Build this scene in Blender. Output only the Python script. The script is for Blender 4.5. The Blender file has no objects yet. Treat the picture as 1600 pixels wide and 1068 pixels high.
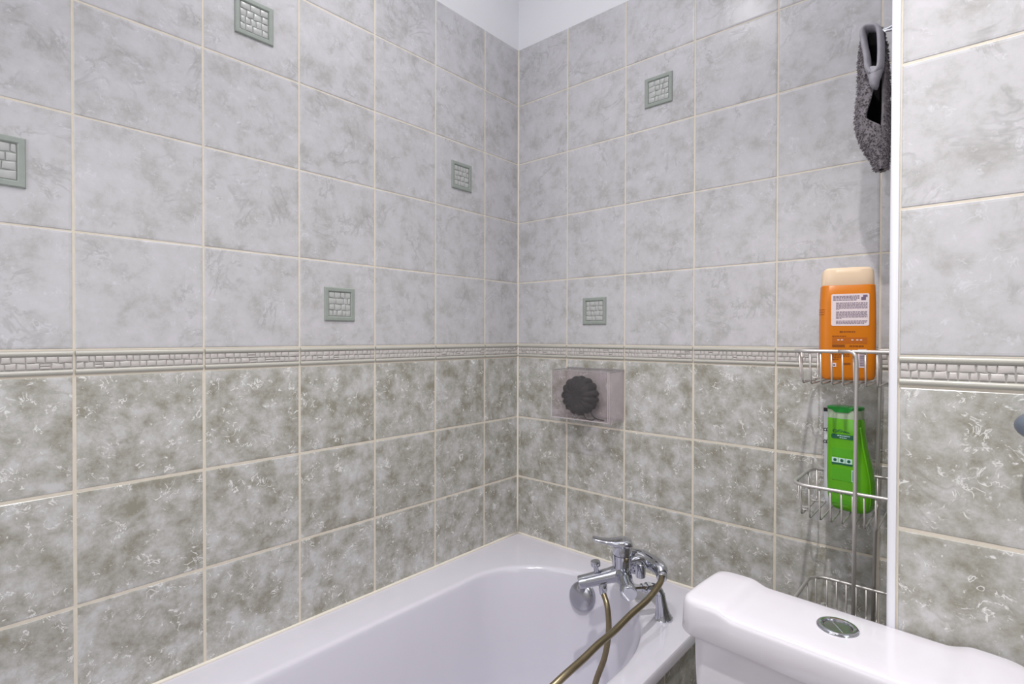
import bpy, bmesh, math, random
from mathutils import Vector, Matrix, Euler, noise as mnoise

S = bpy.context.scene
COL = S.collection
random.seed(7)
ZF = 1.15            # height of the border line above the floor; all z below are measured from that line

# ------------------------------------------------------------------ camera
CAM = Vector((1.16651, -1.35870, 0.06787))
R_ = Vector((0.75136231, 0.65988532, 0.00245889))
U_ = Vector((-0.00857093, 0.00603304, 0.99994507))
F_ = Vector((-0.65983424, 0.75134211, -0.01018883))
FPX = 836.378
cd = bpy.data.cameras.new('camera')
cam = bpy.data.objects.new('camera', cd)
COL.objects.link(cam)
cd.sensor_fit = 'HORIZONTAL'
cd.sensor_width = 36.0
cd.lens = FPX / 1600 * 36.0
cd.clip_start = 0.02
rm = Matrix((R_, U_, -F_)).transposed().to_4x4()
cam.matrix_world = Matrix.Translation(CAM) @ rm
S.camera = cam

# ------------------------------------------------------------------ light, world, exposure
S.view_settings.view_transform = 'Standard'
S.view_settings.look = 'None'
S.view_settings.exposure = 0.0
S.view_settings.gamma = 1.0
S.view_settings.use_curve_mapping = False
w = bpy.data.worlds.new('world')
S.world = w
w.use_nodes = True
w.node_tree.nodes['Background'].inputs[0].default_value = (1, 1, 1, 1)
w.node_tree.nodes['Background'].inputs[1].default_value = 0.05


def area(name, loc, aim, size, size_y, power, color):
    ld = bpy.data.lights.new(name, 'AREA')
    ld.shape = 'RECTANGLE'
    ld.size = size
    ld.size_y = size_y
    ld.energy = power
    ld.color = color
    o = bpy.data.objects.new(name, ld)
    o.location = loc
    o.rotation_euler = (Vector(aim) - Vector(loc)).to_track_quat('-Z', 'Y').to_euler()
    COL.objects.link(o)
    return o


def spot(name, loc, aim, cone, power, color, radius=.03):
    ld = bpy.data.lights.new(name, 'SPOT')
    ld.spot_size = math.radians(cone)
    ld.spot_blend = 1.0
    ld.shadow_soft_size = radius
    ld.energy = power
    ld.color = color
    o = bpy.data.objects.new(name, ld)
    o.location = loc
    o.rotation_euler = (Vector(aim) - Vector(loc)).to_track_quat('-Z', 'Y').to_euler()
    COL.objects.link(o)
    return o


# main recessed downlight, then fill lights added to even out the room
spot('downlight_main', (1.07, -1.12, 1.32), (.85, -.78, -1), 105, 76.0, (1.0, .965, .945), .022)
spot('bath_fill_spot', (.5, -.75, 1.32), (.45, -.5, -1), 125, 17.0, (1.0, .97, .96), .03)  # added fill over the bath to lift the tap wall
area('side_fill', (1.92, -.86, .35), (0, -.42, .1), .8, 1.5, 5.0, (.94, .965, 1.0))  # added soft fill from the right for the left wall, no window there
area('rear_fill', (.45, -1.93, .25), (.5, 0, .1), .8, 1.5, 6.2, (.955, .96, 1.0))  # added soft fill from behind the camera, no real opening
area('ceiling_fill', (.6, -.7, 1.335), (.6, -.7, -1), 1.0, 1.0, 4.6, (.97, .97, 1.0))  # added broad overhead fill that raises the ambient level, not a fitting


def ray(x, y):
    return F_ + R_ * ((x - 800) / FPX) + U_ * ((534 - y) / FPX)


def at(x, y, depth):
    return CAM + ray(x, y) * depth


def aty(x, y, Y):
    d = ray(x, y)
    return CAM + d * ((Y - CAM.y) / d.y)


# ------------------------------------------------------------------ materials
def newmat(name):
    m = bpy.data.materials.new(name)
    m.use_nodes = True
    nt = m.node_tree
    return m, nt, nt.nodes['Principled BSDF']


def plain(name, col, rough=0.5, metal=0.0, noise=0.04, scale=40.0, bump=0.0, trans=0.0, sss=0.0, coat=0.0):
    m, nt, b = newmat(name)
    tc = nt.nodes.new('ShaderNodeTexCoord')
    nz = nt.nodes.new('ShaderNodeTexNoise')
    nz.inputs['Scale'].default_value = scale
    nz.inputs['Detail'].default_value = 4
    nt.links.new(tc.outputs['Object'], nz.inputs['Vector'])
    mix = nt.nodes.new('ShaderNodeMix')
    mix.data_type = 'RGBA'
    mix.inputs['A'].default_value = tuple(c * (1 - noise) for c in col) + (1,)
    mix.inputs['B'].default_value = tuple(min(1, c * (1 + noise)) for c in col) + (1,)
    nt.links.new(nz.outputs['Fac'], mix.inputs['Factor'])
    nt.links.new(mix.outputs['Result'], b.inputs['Base Color'])
    b.inputs['Roughness'].default_value = rough
    b.inputs['Metallic'].default_value = metal
    b.inputs['Transmission Weight'].default_value = trans
    b.inputs['Coat Weight'].default_value = coat
    if bump:
        bp = nt.nodes.new('ShaderNodeBump')
        bp.inputs['Strength'].default_value = bump
        bp.inputs['Distance'].default_value = 0.002
        nt.links.new(nz.outputs['Fac'], bp.inputs['Height'])
        nt.links.new(bp.outputs['Normal'], b.inputs['Normal'])
    return m


def marble(name, dark, mid, light, fleck, fleck_amt, vein_amt, s=1.0, lo=0.34, hi=0.66):
    m, nt, b = newmat(name)
    N, L = nt.nodes.new, nt.links.new
    tc = N('ShaderNodeTexCoord')
    oi = N('ShaderNodeObjectInfo')
    mul = N('ShaderNodeVectorMath'); mul.operation = 'SCALE'
    comb = N('ShaderNodeCombineXYZ')
    for k, f in enumerate((37.0, 71.0, 113.0)):
        mm = N('ShaderNodeMath'); mm.operation = 'MULTIPLY'; mm.inputs[1].default_value = f
        L(oi.outputs['Random'], mm.inputs[0]); L(mm.outputs[0], comb.inputs[k])
    add = N('ShaderNodeVectorMath'); add.operation = 'ADD'
    L(tc.outputs['Object'], add.inputs[0]); L(comb.outputs[0], add.inputs[1])

    def nz(scale, det, rough, dist):
        n = N('ShaderNodeTexNoise')
        n.inputs['Scale'].default_value = scale * s
        n.inputs['Detail'].default_value = det
        n.inputs['Roughness'].default_value = rough
        n.inputs['Distortion'].default_value = dist
        L(add.outputs[0], n.inputs['Vector'])
        return n.outputs['Fac']

    def ridge(sock, width):
        a = N('ShaderNodeMath'); a.operation = 'SUBTRACT'; a.inputs[1].default_value = 0.5; L(sock, a.inputs[0])
        c = N('ShaderNodeMath'); c.operation = 'ABSOLUTE'; L(a.outputs[0], c.inputs[0])
        r = N('ShaderNodeMapRange'); r.inputs['From Min'].default_value = 0; r.inputs['From Max'].default_value = width
        r.inputs['To Min'].default_value = 1; r.inputs['To Max'].default_value = 0
        L(c.outputs[0], r.inputs['Value'])
        return r.outputs['Result']

    def step(sock, a, bb):
        r = N('ShaderNodeMapRange'); r.inputs['From Min'].default_value = a; r.inputs['From Max'].default_value = bb
        L(sock, r.inputs['Value'])
        return r.outputs['Result']

    def prod(a, bb, k=1.0):
        mm = N('ShaderNodeMath'); mm.operation = 'MULTIPLY'; L(a, mm.inputs[0]); L(bb, mm.inputs[1])
        m2 = N('ShaderNodeMath'); m2.operation = 'MULTIPLY'; m2.inputs[1].default_value = k; L(mm.outputs[0], m2.inputs[0])
        return m2.outputs[0]

    base = nz(20, 9, 0.70, 0.12)
    ramp = N('ShaderNodeValToRGB')
    e = ramp.color_ramp.elements
    e[0].position = lo; e[0].color = dark + (1,)
    e[1].position = hi; e[1].color = light + (1,)
    em = ramp.color_ramp.elements.new((lo + hi) / 2); em.color = mid + (1,)
    L(base, ramp.inputs['Fac'])

    def mixc(a, col, fac):
        mx = N('ShaderNodeMix'); mx.data_type = 'RGBA'
        L(a, mx.inputs['A']); mx.inputs['B'].default_value = col + (1,); L(fac, mx.inputs['Factor'])
        return mx.outputs['Result']

    v = prod(ridge(nz(9, 4, 0.6, 1.2), 0.035), step(nz(15, 2, 0.5, 0), 0.5, 0.62), vein_amt)
    c = mixc(ramp.outputs['Color'], tuple(x * 0.72 for x in dark), v)
    f = prod(ridge(nz(34, 3, 0.6, 1.1), 0.030), step(nz(30, 4, 0.65, 0.3), 0.545, 0.60), fleck_amt)
    c = mixc(c, fleck, f)
    f2 = prod(step(nz(110, 2, 0.6, 0.6), 0.67, 0.71), step(nz(13, 2, 0.5, 0), 0.42, 0.58), fleck_amt * 0.8)
    c = mixc(c, fleck, f2)
    L(c, b.inputs['Base Color'])
    b.inputs['Roughness'].default_value = 0.24
    b.inputs['Specular IOR Level'].default_value = 0.45
    bp = N('ShaderNodeBump'); bp.inputs['Strength'].default_value = 0.12; bp.inputs['Distance'].default_value = 0.002
    L(nz(6, 2, 0.5, 0), bp.inputs['Height']); L(bp.outputs['Normal'], b.inputs['Normal'])
    return m


M_UP = marble('pale_marble_glaze', (.44, .43, .425), (.55, .545, .56), (.60, .59, .62), (.74, .74, .79), 0.45, 0.45)
M_LO = marble('sage_marble_glaze', (.31, .295, .24), (.45, .445, .41), (.60, .595, .595), (.84, .84, .83), 1.0, 0.3, lo=.365, hi=.635)
M_BORDER = plain('border_glaze', (.40, .385, .365), 0.3, noise=.1, scale=60)
M_RAIL = plain('border_rail_glaze', (.49, .48, .43), 0.28, noise=.06, scale=30)
M_STONE = plain('relief_stone_glaze', (.56, .53, .51), 0.3, noise=.08, scale=50)
M_DECOF = plain('inset_frame_glaze', (.31, .345, .315), 0.3, noise=.12, scale=60)
M_DECOS = plain('inset_stone_glaze', (.47, .48, .47), 0.3, noise=.1, scale=90)
M_DECOB = plain('inset_joint_glaze', (.30, .32, .30), 0.4, noise=.1)
M_GROUT = plain('cream_grout', (.72, .66, .56), 0.85, noise=.12, scale=55, bump=.3)
M_SEAL = plain('white_sealant', (.80, .75, .66), 0.5, noise=.08, scale=45)
M_PAINT = plain('white_paint', (.80, .80, .83), 0.7, noise=.01)
M_ROOM = plain('room_paint', (.78, .77, .75), 0.7, noise=.02)
M_FLOOR = plain('floor_tile', (.42, .41, .40), 0.4, noise=.1, scale=6)
M_TRIM = plain('white_plastic_trim', (.83, .83, .88), 0.3, noise=.01)
M_BATH = plain('white_enamel', (.69, .675, .745), 0.12, noise=.008, coat=.3)
M_CERAM = plain('white_ceramic', (.735, .71, .765), 0.1, noise=.008, coat=.3)
M_CHROME = plain('chrome', (.56, .575, .625), 0.06, 1.0, noise=.02)
M_CHROMED = plain('dull_chrome', (.44, .445, .475), 0.2, 1.0, noise=.05)
M_STEEL = plain('satin_wire', (.60, .58, .56), 0.40, 0.7, noise=.05, scale=80)
M_HOSE = plain('bronze_hose', (.26, .215, .135), 0.3, 0.85, noise=.15, scale=120)
M_BLACK = plain('black_plastic', (.012, .012, .013), 0.4)
M_SPONGE = plain('charcoal_mesh', (.022, .022, .026), 0.75, noise=.5, scale=260, bump=.5)
M_CORD = plain('black_cord', (.01, .01, .012), 0.7)
M_ORANGE = plain('orange_gel_plastic', (.64, .185, .0), 0.35, noise=.04, scale=20)
M_PEACH = plain('peach_cap_plastic', (.80, .62, .44), 0.35, noise=.03)
M_LABEL = plain('label_white', (.80, .70, .72), 0.5, noise=.02)
M_INK = plain('label_ink', (.18, .13, .20), 0.6)
M_BROWN = plain('label_brown', (.26, .07, .004), 0.5)
M_RUST = plain('label_rust', (.48, .125, .003), 0.5)
M_GREEN = plain('green_gel_plastic', (.10, .385, .001), 0.25, noise=.08, scale=18, coat=.2)
M_GREEND = plain('green_lid_plastic', (.005, .24, .02), 0.3)
M_GREENL = plain('label_dark_green', (.006, .10, .05), 0.45)
M_GREENM = plain('label_mid_green', (.075, .36, .004), 0.45)
M_MINT = plain('label_mint', (.50, .72, .64), 0.45)
M_MILKY = plain('milky_shoulder', (.42, .52, .36), 0.3, noise=.05)
M_TUBE = plain('white_tube_plastic', (.62, .63, .66), 0.35, noise=.02)
M_CUFF = plain('grey_cuff_cloth', (.33, .32, .36), 0.9, noise=.2, scale=90, bump=.5)
M_PILE = plain('grey_chenille', (.19, .175, .19), 0.95, noise=.6, scale=120)
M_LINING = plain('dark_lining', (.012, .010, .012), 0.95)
M_FIX = plain('blue_grey_chrome', (.20, .235, .29), 0.35, 0.5, noise=.05)
M_BUTTON = plain('button_chrome', (.42, .42, .43), 0.3, 1.0)


def acrylic(name, lo, hi, tint):
    m, nt, b = newmat(name)
    N, L = nt.nodes.new, nt.links.new
    out = nt.nodes['Material Output']
    tr = N('ShaderNodeBsdfTransparent'); tr.inputs[0].default_value = tint + (1,)
    df = N('ShaderNodeBsdfDiffuse'); df.inputs[0].default_value = (.79, .73, .75, 1)
    gl = N('ShaderNodeBsdfGlossy'); gl.inputs[0].default_value = (1, 1, 1, 1); gl.inputs[1].default_value = .06
    lw = N('ShaderNodeLayerWeight')
    pw = N('ShaderNodeMath'); pw.operation = 'POWER'; pw.inputs[1].default_value = 4.0
    L(lw.outputs['Facing'], pw.inputs[0])
    fr = N('ShaderNodeMath'); fr.operation = 'MULTIPLY_ADD'; fr.inputs[1].default_value = .5; fr.inputs[2].default_value = .025
    L(pw.outputs[0], fr.inputs[0])
    tc = N('ShaderNodeTexCoord'); nz = N('ShaderNodeTexNoise'); nz.inputs['Scale'].default_value = 30
    L(tc.outputs['Object'], nz.inputs['Vector'])
    mr = N('ShaderNodeMapRange'); mr.inputs['To Min'].default_value = lo; mr.inputs['To Max'].default_value = hi
    L(nz.outputs['Fac'], mr.inputs['Value'])
    m1 = N('ShaderNodeMixShader'); L(mr.outputs['Result'], m1.inputs[0]); L(tr.outputs[0], m1.inputs[1]); L(df.outputs[0], m1.inputs[2])
    m2 = N('ShaderNodeMixShader'); L(fr.outputs[0], m2.inputs[0]); L(m1.outputs[0], m2.inputs[1]); L(gl.outputs[0], m2.inputs[2])
    L(m2.outputs[0], out.inputs['Surface'])
    return m


M_ACR = acrylic('clear_acrylic', .008, .022, (.962, .945, .952))
M_ACRS = acrylic('hazy_acrylic', .19, .25, (.975, .965, .97))
M_ACRE = acrylic('polished_acrylic_edge', .42, .5, (.98, .97, .975))

# ------------------------------------------------------------------ helpers
ROOTS = []


def mesh_of(name, bm, mats, smooth=False):
    me = bpy.data.meshes.new(name)
    bmesh.ops.recalc_face_normals(bm, faces=bm.faces)
    bm.to_mesh(me)
    bm.free()
    for m in (mats if isinstance(mats, (list, tuple)) else [mats]):
        me.materials.append(m)
    if smooth:
        me.polygons.foreach_set('use_smooth', [True] * len(me.polygons))
        if smooth is not True:
            me.set_sharp_from_angle(angle=math.radians(smooth))
    return me


def wpos(o):
    p = Vector(o.location)
    while o.parent:
        o = o.parent
        p = p + o.location
    return p


def obj(name, bm, mats, parent=None, smooth=False, loc=None):
    """bm in world coordinates; loc = world origin of the object"""
    base = wpos(parent) if parent else Vector((0, 0, 0))
    origin = Vector(loc) if loc is not None else base
    bmesh.ops.translate(bm, verts=bm.verts, vec=-origin)
    o = bpy.data.objects.new(name, mesh_of(name, bm, mats, smooth))
    COL.objects.link(o)
    o.parent = parent
    o.location = origin - base
    if parent is None:
        ROOTS.append(o)
    return o


def inst(name, me, parent, loc, rot=None):
    o = bpy.data.objects.new(name, me)
    COL.objects.link(o)
    o.parent = parent
    o.location = Vector(loc) - wpos(parent)
    if rot is not None:
        o.rotation_euler = rot
    return o


def thing(name, label, cat, loc, group=None):
    o = bpy.data.objects.new(name, None)
    o.empty_display_size = .02
    COL.objects.link(o)
    o.location = loc
    tag(o, label, cat, group)
    ROOTS.append(o)
    return o


def tag(o, label=None, cat=None, group=None, kind=None):
    if label: o['label'] = label
    if cat: o['category'] = cat
    if group: o['group'] = group
    if kind: o['kind'] = kind
    return o


def add_box(bm, lo, hi, mi=0, M=None):
    x0, y0, z0 = lo
    x1, y1, z1 = hi
    vs = [bm.verts.new((M @ Vector(p)) if M else p) for p in
          [(x0, y0, z0), (x1, y0, z0), (x1, y1, z0), (x0, y1, z0), (x0, y0, z1), (x1, y0, z1), (x1, y1, z1), (x0, y1, z1)]]
    for f in ((0, 3, 2, 1), (4, 5, 6, 7), (0, 1, 5, 4), (1, 2, 6, 5), (2, 3, 7, 6), (3, 0, 4, 7)):
        bm.faces.new([vs[i] for i in f]).material_index = mi


def add_loft(bm, rings, cap0=True, cap1=True, mi=0, closed=True):
    vr = [[bm.verts.new(p) for p in r] for r in rings]
    n = len(vr[0])
    for a, b in zip(vr, vr[1:]):
        for i in range(n if closed else n - 1):
            j = (i + 1) % n
            bm.faces.new((a[i], a[j], b[j], b[i])).material_index = mi
    if cap0: bm.faces.new(vr[0][::-1]).material_index = mi
    if cap1: bm.faces.new(vr[-1]).material_index = mi
    return vr


def catmull(pts, per=8, closed=False):
    pts = [Vector(p) for p in pts]
    out = []
    n = len(pts)
    rng = n if closed else n - 1
    for i in range(rng):
        if closed:
            p0, p1, p2, p3 = pts[i - 1], pts[i], pts[(i + 1) % n], pts[(i + 2) % n]
        else:
            p0, p1, p2, p3 = pts[max(i - 1, 0)], pts[i], pts[i + 1], pts[min(i + 2, n - 1)]
        for k in range(per):
            t = k / per
            out.append(0.5 * ((2 * p1) + (p2 - p0) * t + (2 * p0 - 5 * p1 + 4 * p2 - p3) * t * t + (3 * p1 - p0 - 3 * p2 + p3) * t ** 3))
    if not closed:
        out.append(pts[-1])
    return out


def add_tube(bm, pts, r, n=10, closed=False, mi=0):
    pts = [Vector(p) for p in pts]
    m = len(pts)
    rad = r if callable(r) else (lambda t: r)
    rings = []
    up = None
    for i, p in enumerate(pts):
        if closed:
            t = (pts[(i + 1) % m] - pts[i - 1]).normalized()
        else:
            t = (pts[min(i + 1, m - 1)] - pts[max(i - 1, 0)]).normalized()
        if up is None:
            up = t.orthogonal().normalized()
        up = (up - t * up.dot(t))
        up = up.normalized() if up.length > 1e-6 else t.orthogonal().normalized()
        side = t.cross(up)
        rr = rad(i / max(1, m - 1))
        rings.append([p + (up * math.cos(2 * math.pi * k / n) + side * math.sin(2 * math.pi * k / n)) * rr for k in range(n)])
    if closed:
        vr = [[bm.verts.new(q) for q in r_] for r_ in rings]
        for a in range(m):
            A, B = vr[a], vr[(a + 1) % m]
            # best offset so that the seam does not twist
            off = min(range(n), key=lambda o: sum((A[k].co - B[(k + o) % n].co).length for k in range(n))) if a == m - 1 else 0
            for k in range(n):
                bm.faces.new((A[k], A[(k + 1) % n], B[(k + 1 + off) % n], B[(k + off) % n])).material_index = mi
    else:
        add_loft(bm, rings, True, True, mi)


def add_lathe(bm, prof, origin, axis, n=28, mi=0, cap0=True, cap1=True):
    """prof: list of (distance along axis, radius)"""
    axis = Vector(axis).normalized()
    u = axis.orthogonal().normalized()
    v = axis.cross(u)
    o = Vector(origin)
    rings = [[o + axis * h + (u * math.cos(2 * math.pi * k / n) + v * math.sin(2 * math.pi * k / n)) * max(r, 1e-4)
              for k in range(n)] for h, r in prof]
    add_loft(bm, rings, cap0, cap1, mi)


def rrect(hw, hd, rc, n=6):
    pts = []
    for cx, cy, a0 in ((hw - rc, hd - rc, 0), (-hw + rc, hd - rc, 90), (-hw + rc, -hd + rc, 180), (hw - rc, -hd + rc, 270)):
        for k in range(n + 1):
            a = math.radians(a0 + 90 * k / n)
            pts.append((cx + rc * math.cos(a), cy + rc * math.sin(a)))
    return pts


# ------------------------------------------------------------------ walls with tiles
ROWS = [1.0180, .8333, .6399, .4443, .2454, .0435]
ROWS_LO = [0.0, -.1996, -.3982, -.5930]
LEFT = [0.0, .160, .360, .5615, .7625, .9618, 1.1652, 1.365, 1.565, 1.765, 1.95]
RIGHT = [0.0, .1996, .4005, .6017, .8017, 1.0043, 1.068]
BOXX, BOXY, ROOMX, ROOMY, CEIL = 1.068, -.43, 1.95, -1.95, 1.35
G_UP, G_LO = .0028, .0052
CACHE = {}


def tile_mesh(kind, wdt, hgt, mat):
    key = (kind, round(wdt, 4), round(hgt, 4))
    if key in CACHE: return CACHE[key]
    bm = bmesh.new()
    a, b = wdt / 2, hgt / 2
    e1, e2 = .0013, .0045
    def ring(ins, y): return [(-a + ins, y, -b + ins), (a - ins, y, -b + ins), (a - ins, y, b - ins), (-a + ins, y, b - ins)]
    add_loft(bm, [ring(0, .006), ring(0, .0012), ring(e1, .0003), ring(e2, 0)], False, True)
    CACHE[key] = mesh_of('tile', bm, mat)
    return CACHE[key]


def rough_stones(wdt, hgt, rows, rng, mean):
    """irregular little stones filling a strip: list of quads (4 corners in x,z)"""
    out = []
    lines = []
    for r in range(rows + 1):
        z = -hgt / 2 + hgt * r / rows
        lines.append(z)
    for r in range(rows):
        x = -wdt / 2
        z0b, z1b = lines[r], lines[r + 1]
        while x < wdt / 2 - mean * .3:
            s = mean * rng.uniform(.65, 1.45)
            if wdt / 2 - (x + s) < mean * .5: s = wdt / 2 - x
            w1 = rng.uniform(-.13, .13) * hgt / rows if r > 0 else 0
            w2 = rng.uniform(-.13, .13) * hgt / rows if r < rows - 1 else 0
            if rng.random() < .1 and rows <= 2:
                zm = (z0b + z1b) / 2 + rng.uniform(-.1, .1) * hgt / rows
                out.append([(x, z0b + w1), (x + s, z0b + w1), (x + s, zm), (x, zm)])
                out.append([(x, zm), (x + s, zm), (x + s, z1b + w2), (x, z1b + w2)])
            else:
                k = rng.uniform(-.06, .06) * mean
                out.append([(x, z0b + w1), (x + s, z0b - w1 * .4), (x + s + k, z1b + w2), (x - k, z1b - w2 * .4)])
            x += s
    return out


def add_stone(bm, quad, gap, h, y0=0.0, mi=0):
    cx = sum(p[0] for p in quad) / 4
    cz = sum(p[1] for p in quad) / 4
    def ins(g): 
        r = []
        for x, z in quad:
            dx, dz = cx - x, cz - z
            r.append((x + math.copysign(min(g, abs(dx) * .6), dx), z + math.copysign(min(g, abs(dz) * .6), dz)))
        return r
    add_loft(bm, [[(x, y0 + .0005, z) for x, z in ins(gap)], [(x, y0 - h * .6, z) for x, z in ins(gap + .0004)],
                  [(x, y0 - h, z) for x, z in ins(gap + .0016)]], False, True, mi)


def border_tile(parent, loc, rot, wdt, seed, single):
    rng = random.Random(seed)
    H = .0435 - G_UP
    bm = bmesh.new()
    add_box(bm, (-wdt / 2, .0004, -H / 2), (wdt / 2, .006, H / 2))
    t = inst('border_tile', mesh_of('border_tile', bm, M_BORDER), parent, loc, rot)
    # two half round rails
    for zc in (H / 2 - .0048, -H / 2 + .0044):
        bm = bmesh.new()
        prof = [(math.cos(math.radians(a)) * .0044, -math.sin(math.radians(a)) * .0042) for a in range(0, 181, 22)]
        add_loft(bm, [[(x, .0012 + y, zc + z) for z, y in prof] for x in (-wdt / 2, wdt / 2)], True, True)
        o = bpy.data.objects.new('border_rail', mesh_of('border_rail', bm, M_RAIL, 50))
        COL.objects.link(o)
        o.parent = t
    qs = rough_stones(wdt - .001, H - .0192, 2, rng, .0128)
    if single:
        for qd in qs:
            bm = bmesh.new()
            add_stone(bm, qd, .00050, rng.uniform(.0013, .0022), .0004)
            o = bpy.data.objects.new('relief_stone', mesh_of('relief_stone', bm, M_STONE, 40))
            COL.objects.link(o)
            o.parent = t
    else:
        bm = bmesh.new()
        for qd in qs:
            add_stone(bm, qd, .00050, rng.uniform(.0013, .0022), .0004)
        o = bpy.data.objects.new('relief_stones', mesh_of('relief_stones', bm, M_STONE, 40))
        COL.objects.link(o)
        o.parent = t
        o['kind'] = 'stuff'
    return t


def inset(tile, seed):
    """raised square inset with a grey-green frame and little relief stones"""
    rng = random.Random(seed)
    a, b = .0400, .0295
    bm = bmesh.new()
    def ring(s, y): return [(-s, y, -s), (s, y, -s), (s, y, s), (-s, y, s)]
    add_loft(bm, [ring(a, .0005), ring(a, -.0026), ring(a - .0018, -.0040), ring(b + .002, -.0040), ring(b, -.0024), ring(b, .0004)], False, False)
    f = bpy.data.objects.new('inset_frame', mesh_of('inset_frame', bm, M_DECOF, 30))
    COL.objects.link(f)
    f.parent = tile
    bm = bmesh.new()
    add_box(bm, (-b, -.0008, -b), (b, .0008, b), 1)
    for qd in rough_stones(2 * b - .001, 2 * b - .001, 4, rng, .0145):
        add_stone(bm, qd, .0006, rng.uniform(.0012, .002), -.0008)
    s = bpy.data.objects.new('inset_stones', mesh_of('inset_stones', bm, [M_DECOS, M_DECOB], 40))
    COL.objects.link(s)
    s.parent = tile
    s['kind'] = 'stuff'


def tile_wall(parent, place, cols, rows_up, rows_lo, insets, singles, seed, border=True):
    """place(u, z) -> world point on the tile plane; rot set by the wall"""
    rot = place.rot
    rng = random.Random(seed)
    for i in range(len(cols) - 1):
        u0, u1 = cols[i], cols[i + 1]
        for rows, mat, g, kind in ((rows_up, M_UP, G_UP, 'u'), (rows_lo, M_LO, G_LO, 'l')):
            for r in range(len(rows) - 1):
                z1, z0 = rows[r], rows[r + 1]
                if kind == 'u' and r == 0: z1 += g / 2
                gv = G_LO if kind == 'l' else G_UP + .0006
                me = tile_mesh(kind, u1 - u0 - gv, z1 - z0 - g, mat)
                t = inst('tile', me, parent, place((u0 + u1) / 2, (z0 + z1) / 2),
                         Euler((rng.uniform(-.002, .002), rng.uniform(-.0012, .0012), rot.z + rng.uniform(-.002, .002))))
                if kind == 'u' and (i, r) in insets:
                    inset(t, seed + i * 7 + r)
        if border:
            border_tile(parent, place((u0 + u1) / 2, .0435 / 2), rot, u1 - u0 - .0036, seed * 31 + i, i in singles)


class Place:
    def __init__(self, fn, rotz):
        self.fn, self.rot = fn, Euler((0, 0, rotz))
    def __call__(self, u, z): return Vector(self.fn(u, z))


GR = .0011   # grout sits this far behind the tile faces
# left wall: plane x = 0, tile +y(local) points into the wall (-x)
bm = bmesh.new()
add_box(bm, (-.12, ROOMY, -ZF), (-GR, 0.12, 1.0165), 0)
add_box(bm, (-.12, ROOMY, 1.0165), (-.003, 0.12, CEIL), 1)
wl = tag(obj('wall_left', bm, [M_GROUT, M_PAINT]), 'left wall of pale marble tiles above and sage marble tiles below', kind='structure')
tile_wall(wl, Place(lambda u, z: (0, -u, z), math.pi / 2), LEFT, ROWS, ROWS_LO, {(6, 3), (4, 1), (3, 4), (1, 2)}, {4, 5, 6}, 3)

# wall behind the taps: plane y = 0
bm = bmesh.new()
add_box(bm, (0, GR, -ZF), (ROOMX, .12, 1.0165), 0)
add_box(bm, (-.0035, .003, 1.0165), (ROOMX, .12, CEIL), 1)
wb = tag(obj('wall_back', bm, [M_GROUT, M_PAINT]), 'tiled wall behind the bath taps, beside the boxed-in column', kind='structure')
tile_wall(wb, Place(lambda u, z: (u, 0, z), 0.0), RIGHT, ROWS, ROWS_LO + [-.793, -.99], {(2, 1), (1, 4)}, set(), 11)

# boxed-in column: faces y = BOXY and x = BOXX
bm = bmesh.new()
add_box(bm, (BOXX + GR, BOXY + GR, -ZF), (ROOMX, GR, 1.0165), 0)
add_box(bm, (BOXX + .003, BOXY + .003, 1.0165), (ROOMX, GR, CEIL), 1)
wc = tag(obj('wall_right', bm, [M_GROUT, M_PAINT]), 'boxed-in tiled wall section right of the caddy, behind the cistern', kind='structure')
BOXC = [BOXX + .0095, BOXX + .222, BOXX + .422, BOXX + .622, BOXX + .822]
BROWS = [1.018, .8433, .6483, .4505, .2485, .0425]
tile_wall(wc, Place(lambda u, z: (u, BOXY, z), 0.0), BOXC, BROWS, [0.0, -.2015, -.401, -.60, -.80], set(), {0, 1}, 23)
tile_wall(wc, Place(lambda u, z: (BOXX, -u, z), -math.pi / 2), [.002, .2, .4, .424], ROWS, ROWS_LO + [-.793, -.99], set(), set(), 29)

# rest of the room
bm = bmesh.new(); add_box(bm, (-.12, ROOMY - .1, -ZF - .1), (ROOMX + .1, .12, -ZF))
tag(obj('floor', bm, M_FLOOR), kind='structure')
bm = bmesh.new(); add_box(bm, (-.12, ROOMY - .1, CEIL), (ROOMX + .1, .12, CEIL + .1))
tag(obj('ceiling', bm, M_PAINT), kind='structure')
bm = bmesh.new(); add_box(bm, (-.12, ROOMY - .1, -ZF), (ROOMX + .1, ROOMY, CEIL))
tag(obj('wall_front', bm, M_ROOM), kind='structure')
bm = bmesh.new(); add_box(bm, (ROOMX, ROOMY, -ZF), (ROOMX + .1, .12, CEIL))
tag(obj('wall_side', bm, M_ROOM), kind='structure')

# sealant beads and the white corner trim
def bead(name, p0, p1, r, mat, label):
    bm = bmesh.new()
    n = 24
    pts = [Vector(p0).lerp(Vector(p1), k / n) for k in range(n + 1)]
    add_tube(bm, pts, lambda t: r * (1 + .10 * math.sin(t * 61) + .06 * math.sin(t * 147)), 10)
    return tag(obj(name, bm, mat, smooth=True), label, kind='structure')

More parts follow.
